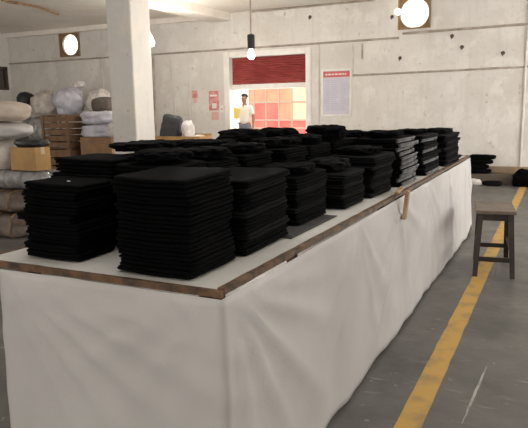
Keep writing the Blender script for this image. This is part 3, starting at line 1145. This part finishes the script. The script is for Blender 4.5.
o = build('wrapped_roll', (lambda b: (tube(b, [(-.56, 0, .115), (-.54, 0, .115), (-.3, 0, .115), (0, 0, .115), (.3, 0, .115), (.50, 0, .115), (.53, 0, .115)], [.03, .105, .115, .117, .113, .105, .03], 24), b)[1])(bmesh.new()), M['plastic'], None, True)
o.location = (-6.06, 5.53, .578)
tag(o, 'plastic wrapped roll lying behind the silver one at the left edge', 'roll')
carton(-5.80, 5.34, .812, (.42, .24, .275), 'carton2', 'tan cardboard box resting on the silver wrapped roll', 0)
sack('plastic_bag', -6.32, 5.40, .81, (.52, .40, .37), 56, 'beige', 'beige plastic bag at the left edge beside the tan box', 'bag')
sack('plastic_bag', -5.78, 5.36, 1.09, (.46, .28, .105), 57, 'blackbag', 'black plastic bag squashed on top of the tan cardboard box', 'bag')
sack('storage_sack', -6.47, 5.40, 1.195, (1.15, .50, .205), 58, 'sackgrey', 'greyish white sack, lower of the two at the left edge', 'sack', 0, 3.0, .06, .04)
sack('storage_sack', -6.47, 5.40, 1.400, (1.20, .52, .26), 59, 'sack', 'cream coloured sack, upper of the two at the left edge', 'sack', 0, 2.8, .06, .03)

# crates and cartons in front of the pillar's left
crate(-9.80, 10.02, 0, (.82, .52, .71), 'lower slatted wooden crate standing on the floor behind the jeans', 0, 4)
crate(-9.80, 10.02, .732, (.80, .50, .69), 'upper slatted brown wooden crate left of the pillar', 0, 5)
carton(-8.79, 10.10, 0, (.86, .50, .50), 'carton', 'lower brown carton on the floor between crate and pillar')
carton(-8.79, 10.10, .505, (.84, .48, .46), 'carton', 'upper brown carton between crate and pillar, under the pale bags')
sack('plastic_bag', -8.86, 10.10, .968, (.98, .46, .275), 60, 'lavender', 'lavender white bag lying directly on the upper brown carton', 'bag', 0, 3.4, .16, .22)
sack('plastic_bag', -8.84, 10.12, 1.248, (1.0, .46, .27), 61, 'lavender', 'lavender white bag, higher one of two beside the pillar', 'bag', 0, 3.4, .16, .22)
sack('plastic_bag', -8.30, 9.86, .968, (.30, .16, .30), 62, 'net', 'small white bundle on the carton against the pillar', 'bag')
sack('storage_sack', -8.95, 10.72, 0, (1.0, .56, .70), 63, 'sackgrey', 'grey sack on the floor behind the brown cartons', 'sack')
sack('storage_sack', -8.95, 10.72, .705, (1.0, .56, .79), 64, 'sackgrey', 'tall grey sack stacked behind the lavender bags', 'sack')
sack('storage_sack', -9.25, 10.75, 1.50, (.62, .44, .32), 65, 'darksack', 'dark brown sack on top beside the pillar', 'sack')

# bags piled behind
for x, sd, lb in ((-11.62, 70, 'left'), (-10.60, 71, 'right')):
    sack('storage_sack', x, 11.25, 0, (1.0, .7, .70), sd, 'sackgrey', 'large grey sack on the floor by the back wall, %s of the lower pair' % lb, 'sack', 0, 3.2)
    sack('storage_sack', x, 11.25, .705, (1.0, .7, .72), sd + 5, 'beige' if lb == 'right' else 'plastic', 'large %s sack by the back wall, %s of the middle pair' % ('beige' if lb == 'right' else 'grey plastic', lb), 'sack', 0, 3.2)
sack('storage_sack', -12.66, 11.25, 0, (1.0, .7, .83), 72, 'darksack', 'dark sack on the floor in the far left corner', 'sack')
sack('storage_sack', -12.66, 11.25, .835, (.96, .7, .75), 73, 'beige', 'beige sack in the far left corner under the black bag', 'sack')
sack('plastic_bag', -11.50, 11.2, 1.44, (.90, .56, .62), 74, 'beige', 'beige translucent bag on top of the pile, left of the lavender one', 'bag', 0, 2.4, .22, .22)
sack('plastic_bag', -10.62, 11.1, 1.44, (.84, .56, .66), 75, 'lavender', 'large lavender grey plastic bag on top of the pile', 'bag', 0, 2.4, .22, .22)
sack('plastic_bag', -9.86, 11.28, 1.41, (.66, .5, .62), 76, 'net', 'pale net bag on top of the pile, left of the dark brown sack', 'bag', 0, 2.4, .22, .22)
sack('plastic_bag', -12.16, 11.2, 1.60, (.40, .40, .42), 77, 'blackbag', 'black bag high in the pile at the far left', 'bag')
sack('plastic_bag', -10.40, 11.22, 2.07, (.32, .24, .16), 78, 'net', 'small white bag perched on top of the pile under the vent', 'bag')
sack('storage_sack', -9.82, 11.30, 0, (.50, .5, 1.40), 79, 'sackgrey', 'tall grey sack standing behind the wooden crates', 'sack')

# behind the pillar's right
carton(-6.85, 10.25, 0, (1.16, .50, .42), 'carton', 'lowest brown carton on the floor right of the pillar')
carton(-6.85, 10.25, .425, (1.16, .50, .40), 'carton', 'middle brown carton right of the pillar')
tr = thing('carton_tray', 'open shallow tan carton tray on the cartons right of the pillar', 'box', (-6.86, 10.22, .83))
bm = bmesh.new()
box(bm, (0, 0, .006), (1.12, .46, .012))
build('base', bm, M['carton2'], tr)
for nm, c, dd in (('front_flap', (0, -.225, .08), (1.12, .012, .16)), ('back_flap', (0, .225, .10), (1.12, .012, .20)), ('side_flap', (-.555, 0, .08), (.012, .44, .16)), ('side_flap', (.555, 0, .08), (.012, .44, .16))):
    bm = bmesh.new()
    box(bm, c, dd, None, .003)
    build(nm, bm, M['carton2'], tr)
cb = sack('plastic_bag', -7.20, 10.27, .90, (.44, .20, .52), 80, 'charbag', 'charcoal bag standing in the open carton tray right of the pillar', 'bag', .1, 6.0, .05, .12)
cb.rotation_euler = (0, .22, .1)
sack('plastic_bag', -6.72, 10.24, .846, (.22, .30, .46), 81, 'net', 'white plastic bag leaning beside the charcoal bag', 'bag', -.2, 3.0, .14, .18)
sack('plastic_bag', -6.46, 10.22, .846, (.26, .34, .17), 82, 'beige', 'low beige packet at the right end of the carton tray', 'bag')

# ------------------------------------------------------------------ things on the back wall
nb = thing('notice_board', 'framed notice board with red heading and pale lavender sheet, right of the doorway', 'notice board', (-4.425, WY, 1.315))
bw, bh = .68, 1.0
bm = bmesh.new()
for a, b in (((-bw / 2, 0), (-bw / 2 + .04, bh)), ((bw / 2 - .04, 0), (bw / 2, bh)), ((-bw / 2 + .04, bh - .04), (bw / 2 - .04, bh)), ((-bw / 2 + .04, 0), (bw / 2 - .04, .04))):
    span(bm, (a[0], -.04, a[1]), (b[0], 0, b[1]), .004)
build('frame', bm, M['white'], nb)
bm = bmesh.new()
span(bm, (-bw / 2 + .04, -.015, .04), (bw / 2 - .04, 0, bh - .04))
build('sheet', bm, M['paper'], nb)
bm = bmesh.new()
span(bm, (-bw / 2 + .04, -.019, bh - .17), (bw / 2 - .04, -.015, bh - .05))
hd = build('heading', bm, M['redpaper'], nb)
random.seed(3)
bm = bmesh.new()
x = -.25
while x < .22:
    l = random.uniform(.03, .09)
    span(bm, (x, -.021, bh - .125), (x + l, -.019, bh - .095))
    x += l + .018
build('heading_text', bm, M['palewhite'], hd)
bm = bmesh.new()
for k in range(15):
    z = bh - .24 - k * .045
    for x0, x1 in ((-.25, -.16), (-.12, random.uniform(-.02, .06)), (.09, random.uniform(.14, .25))):
        span(bm, (x0, -.017, z), (x1, -.015, z + .013))
build('text_lines', bm, M['ink'], nb)

po = thing('wall_poster', 'pink and red patterned poster pinned left of the doorway', 'poster', (-7.505, WY, 1.48))
bm = bmesh.new()
span(bm, (-.135, -.008, 0), (.135, 0, .46))
build('sheet', bm, M['pink'], po)
bm = bmesh.new()
span(bm, (-.05, -.011, .05), (.07, -.008, .17))
span(bm, (-.10, -.011, .33), (.09, -.008, .37))
build('pale_print', bm, M['palewhite'], po)
bm = bmesh.new()
span(bm, (-.11, 0, 0), (.09, .006, .19))
o = build('wall_poster', bm, M['pinkpale'])
o.location = (-7.475, WY - .006, 1.255)
tag(o, 'small pale pink sheet pinned under the red poster', 'poster')
po = thing('wall_poster', 'small red and yellow leaflet pinned alone on the wall', 'poster', (-8.035, WY, 1.67))
bm = bmesh.new()
span(bm, (-.08, -.006, .11), (.08, 0, .29))
build('red_half', bm, M['pink'], po)
bm = bmesh.new()
span(bm, (-.05, -.006, 0), (.05, 0, .11))
build('yellow_half', bm, M['pinkpale'], po)
sw = thing('switch_box', 'small white switch box beside the left door jamb', 'switch', (-7.27, WY, 1.42))
bm = bmesh.new()
box(bm, (0, -.02, .09), (.11, .04, .16), None, .005)
build('cover', bm, M['white'], sw)
bm = bmesh.new()
box(bm, (0, -.045, .09), (.03, .012, .05))
build('rocker', bm, M['pipe'], sw)

for k, (x, z, lb) in enumerate(((-2.054, 2.845, 'dark wall hook just below the pipe, right of the bright vent'), (-1.857, 2.625, 'brown wall hook between the two pipes, middle one'),
                                (-1.103, 2.471, 'dark wall hook above the lower pipe, farthest right'), (-3.068, 2.477, 'dark wall hook below the bright vent, nearest the lower pipe left end'),
                                (-5.039, 3.435, 'rusty hook high above the door shutter'), (-3.25, 3.30, 'rusty hook just left of the bright vent'))):
    o = thing('wall_hook', lb, 'hook', (x, WY, z), 0, 'hooks on the back wall')
    bm = bmesh.new()
    lathe(bm, [(.001, -.012), (.034, -.012), (.038, 0)], (0, 0, 0), 12, 'Y')
    build('rosette', bm, M['darkframe'], o)
    bm = bmesh.new()
    tube(bm, [(0, -.01, 0), (0, -.05, 0), (0, -.065, -.02), (0, -.06, -.045), (0, -.04, -.05)], .011, 8)
    build('prong', bm, M['darkframe'], o)

# ------------------------------------------------------------------ lamps
pl = thing('pendant_lamp', 'lit bulb in black holder hanging on a cord above the table', 'lamp', (-4.63, 9.0, 2.20))
bm = bmesh.new()
tube(bm, [(0, 0, .48), (0, 0, 1.0), (.004, 0, ZC - 2.20)], .012, 6)
build('cord', bm, M['pipe'], pl)
bm = bmesh.new()
lathe(bm, [(.02, .50), (.058, .485), (.062, .46), (.060, .29), (.064, .27), (.05, .262)], (0, 0, 0), 20)
build('holder', bm, M['black'], pl)
bm = bmesh.new()
lathe(bm, [(.004, .10), (.035, .108), (.056, .135), (.060, .165), (.050, .20), (.034, .235), (.028, .265)], (0, 0, 0), 20)
build('bulb', bm, M['bulb'], pl)

wl = thing('wall_lamp', 'small lit bulb on a bracket behind the right edge of the pillar', 'lamp', (PX1 - .07, PY1, 2.79), math.pi / 2)
bm = bmesh.new()
box(bm, (.012, 0, .12), (.024, .10, .12), None, .006)
tube(bm, [(.02, 0, .12), (.09, 0, .14), (.11, 0, .10)], .014, 8)
build('bracket', bm, M['white'], wl)
bm = bmesh.new()
lathe(bm, [(.004, -.10), (.04, -.09), (.055, -.05), (.055, -.01), (.04, .03), (.024, .06), (.022, .10)], (.11, 0, 0), 16)
build('bulb', bm, M['bulb'], wl)

wl = thing('wall_lamp', 'small lit bulb fixed beside the bright vent at upper right', 'lamp', (-3.085, WY - .05, 3.36))
bm = bmesh.new()
lathe(bm, [(.02, -.06), (.045, -.05), (.05, 0)], (0, 0, 0), 16, 'Y')
build('holder', bm, M['white'], wl)
bm = bmesh.new()
lathe(bm, [(.004, -.20), (.04, -.19), (.062, -.15), (.06, -.11), (.035, -.07), (.025, -.055)], (0, 0, 0), 16, 'Y')
build('bulb', bm, M['bulb'], wl)




def lamp_light(loc, power):
    d_ = bpy.data.lights.new('bulb_light', 'POINT')
    d_.energy = power
    d_.shadow_soft_size = 0.09
    d_.color = (1.0, 0.93, 0.84)
    o_ = bpy.data.objects.new('bulb_light', d_)
    COL.objects.link(o_)
    o_.location = loc


lamp_light((-4.63, 9.0, 2.20), 110)
lamp_light((PX1 + .05, 10.2, 2.76), 70)

# ------------------------------------------------------------------ person in the doorway
def skin_mesh(name, verts, edges, radii, m, parent, sub=2, root=0):
    me = bpy.data.meshes.new(name)
    me.from_pydata([Vector(v) for v in verts], edges, [])
    o = link(name, me, m, parent)
    md = o.modifiers.new('skin', 'SKIN')
    sv = me.skin_vertices[0].data
    for i, r in enumerate(radii):
        sv[i].radius = r if isinstance(r, tuple) else (r, r)
        sv[i].use_root = (i == root)
    md.use_smooth_shade = True
    sb = o.modifiers.new('subdivision', 'SUBSURF')
    sb.levels = sub
    sb.render_levels = sub
    return o


pn = thing('person', 'person in white shirt and blue grey trousers standing outside the doorway holding a yellow folder', 'person', (-7.58, 14.3, .18))
V, E, Rr = [], [], []


def add(p, r, par=None):
    V.append(p)
    Rr.append(r)
    if par is not None:
        E.append((par, len(V) - 1))
    return len(V) - 1


pel = add((0, 0, .93), (.14, .10))
wst = add((0, 0, 1.06), (.13, .095), pel)
chs = add((0, 0, 1.26), (.155, .11), wst)
nk0 = add((0, .005, 1.42), (.075, .07), chs)
nk1 = add((0, -.005, 1.49), (.052, .055), nk0)
hd0 = add((0, -.02, 1.555), (.070, .085), nk1)
hd1 = add((0, -.02, 1.64), (.074, .092), hd0)
hd2 = add((0, -.015, 1.695), (.045, .06), hd1)
nose = add((0, -.118, 1.595), (.012, .014), hd0)
for sx in (-1, 1):
    hp = add((sx * .09, 0, .87), .085, pel)
    kn = add((sx * .10, -.01, .49), .055, hp)
    an = add((sx * .10, .01, .08), .038, kn)
    add((sx * .11, -.14, .035), (.035, .03), an)
    sh = add((sx * .175, 0, 1.37), .055, chs)
    if sx > 0:                               # this arm hangs by the side
        el = add((.245, .02, 1.10), .042, sh)
        wr = add((.255, -.03, .87), .028, el)
        pm = add((.255, -.045, .80), (.034, .022), wr)
        fd, sp, th0 = Vector((-.004, -.012, -.040)), Vector((0, -.019, 0)), Vector((-.012, -.040, .010))
    else:                                    # this hand is raised and closes on the folder
        el = add((-.235, .01, 1.10), .042, sh)
        wr = add((-.15, -.20, 1.15), .028, el)
        pm = add((-.115, -.265, 1.17), (.022, .034), wr)
        fd, sp, th0 = Vector((.018, -.040, .004)), Vector((0, 0, -.019)), Vector((.020, -.010, .034))
    pmv = Vector(V[pm])
    for q in range(4):
        base = pmv + sp * (q - 1.5) + fd * .9
        f1 = add(base, .009, pm)
        add(base + fd * (.85 - .12 * abs(q - 1.3)) + Vector((.008 * -sx, 0, 0)), .008, f1)
    th = add(pmv + th0, .010, pm)
    add(pmv + th0 + fd * .6, .008, th)
skin_mesh('body', V, E, Rr, M['skin'], pn)
skin_mesh('shirt', [(0, 0, .89), (0, 0, 1.06), (0, 0, 1.26), (0, .005, 1.41), (-.175, 0, 1.37), (-.225, .01, 1.16), (.175, 0, 1.37), (.225, .01, 1.16)],
          [(0, 1), (1, 2), (2, 3), (2, 4), (4, 5), (2, 6), (6, 7)], [(.170, .130), (.162, .124), (.178, .130), (.078, .078), .075, .062, .075, .062], M['shirt'], pn)
skin_mesh('trousers', [(0, 0, 1.05), (-.09, 0, .86), (-.10, -.01, .49), (-.10, .01, .09), (.09, 0, .86), (.10, -.01, .49), (.10, .01, .09)],
          [(0, 1), (1, 2), (2, 3), (0, 4), (4, 5), (5, 6)], [(.160, .120), .102, .078, .066, .102, .078, .066], M['trousers'], pn)
bm = bmesh.new()
bmesh.ops.create_uvsphere(bm, u_segments=18, v_segments=12, radius=1)
for v in bm.verts:
    c = v.co
    v.co = Vector((c.x * .088, c.y * .108 - .01 + (.012 if c.z < .2 else 0), 1.655 + max(c.z, -.75 if c.y > 0 else .15) * .075))
build('hair', bm, M['hair'], pn, True)
for sx in (-1, 1):
    bm = bmesh.new()
    bmesh.ops.create_uvsphere(bm, u_segments=10, v_segments=8, radius=.013)
    for v in bm.verts:
        v.co += Vector((sx * .03, -.100, 1.618))
    build('eye', bm, M['eyewhite'], pn, True)
    bm = bmesh.new()
    bmesh.ops.create_uvsphere(bm, u_segments=10, v_segments=8, radius=1)
    for v in bm.verts:
        v.co = Vector((v.co.x * .012 + sx * .078, v.co.y * .02 - .015, v.co.z * .03 + 1.605))
    build('ear', bm, M['skin'], pn, True)
bm = bmesh.new()
bmesh.ops.create_uvsphere(bm, u_segments=10, v_segments=8, radius=1)
for v in bm.verts:
    v.co = Vector((v.co.x * .024, v.co.y * .008 - .102, v.co.z * .007 + 1.560))
build('mouth', bm, M['pinkpale'], pn, True)
bm = bmesh.new()
box(bm, (0, 0, 0), (.20, .02, .27), None, .003)
fo = build('paper_folder', bm, M['yellowpaper'])
fo.location = (-7.66, 13.94, 1.40)
fo.rotation_euler = (.0, .35, .0)
tag(fo, 'yellow folder held in the hand of the person at the doorway', 'folder')
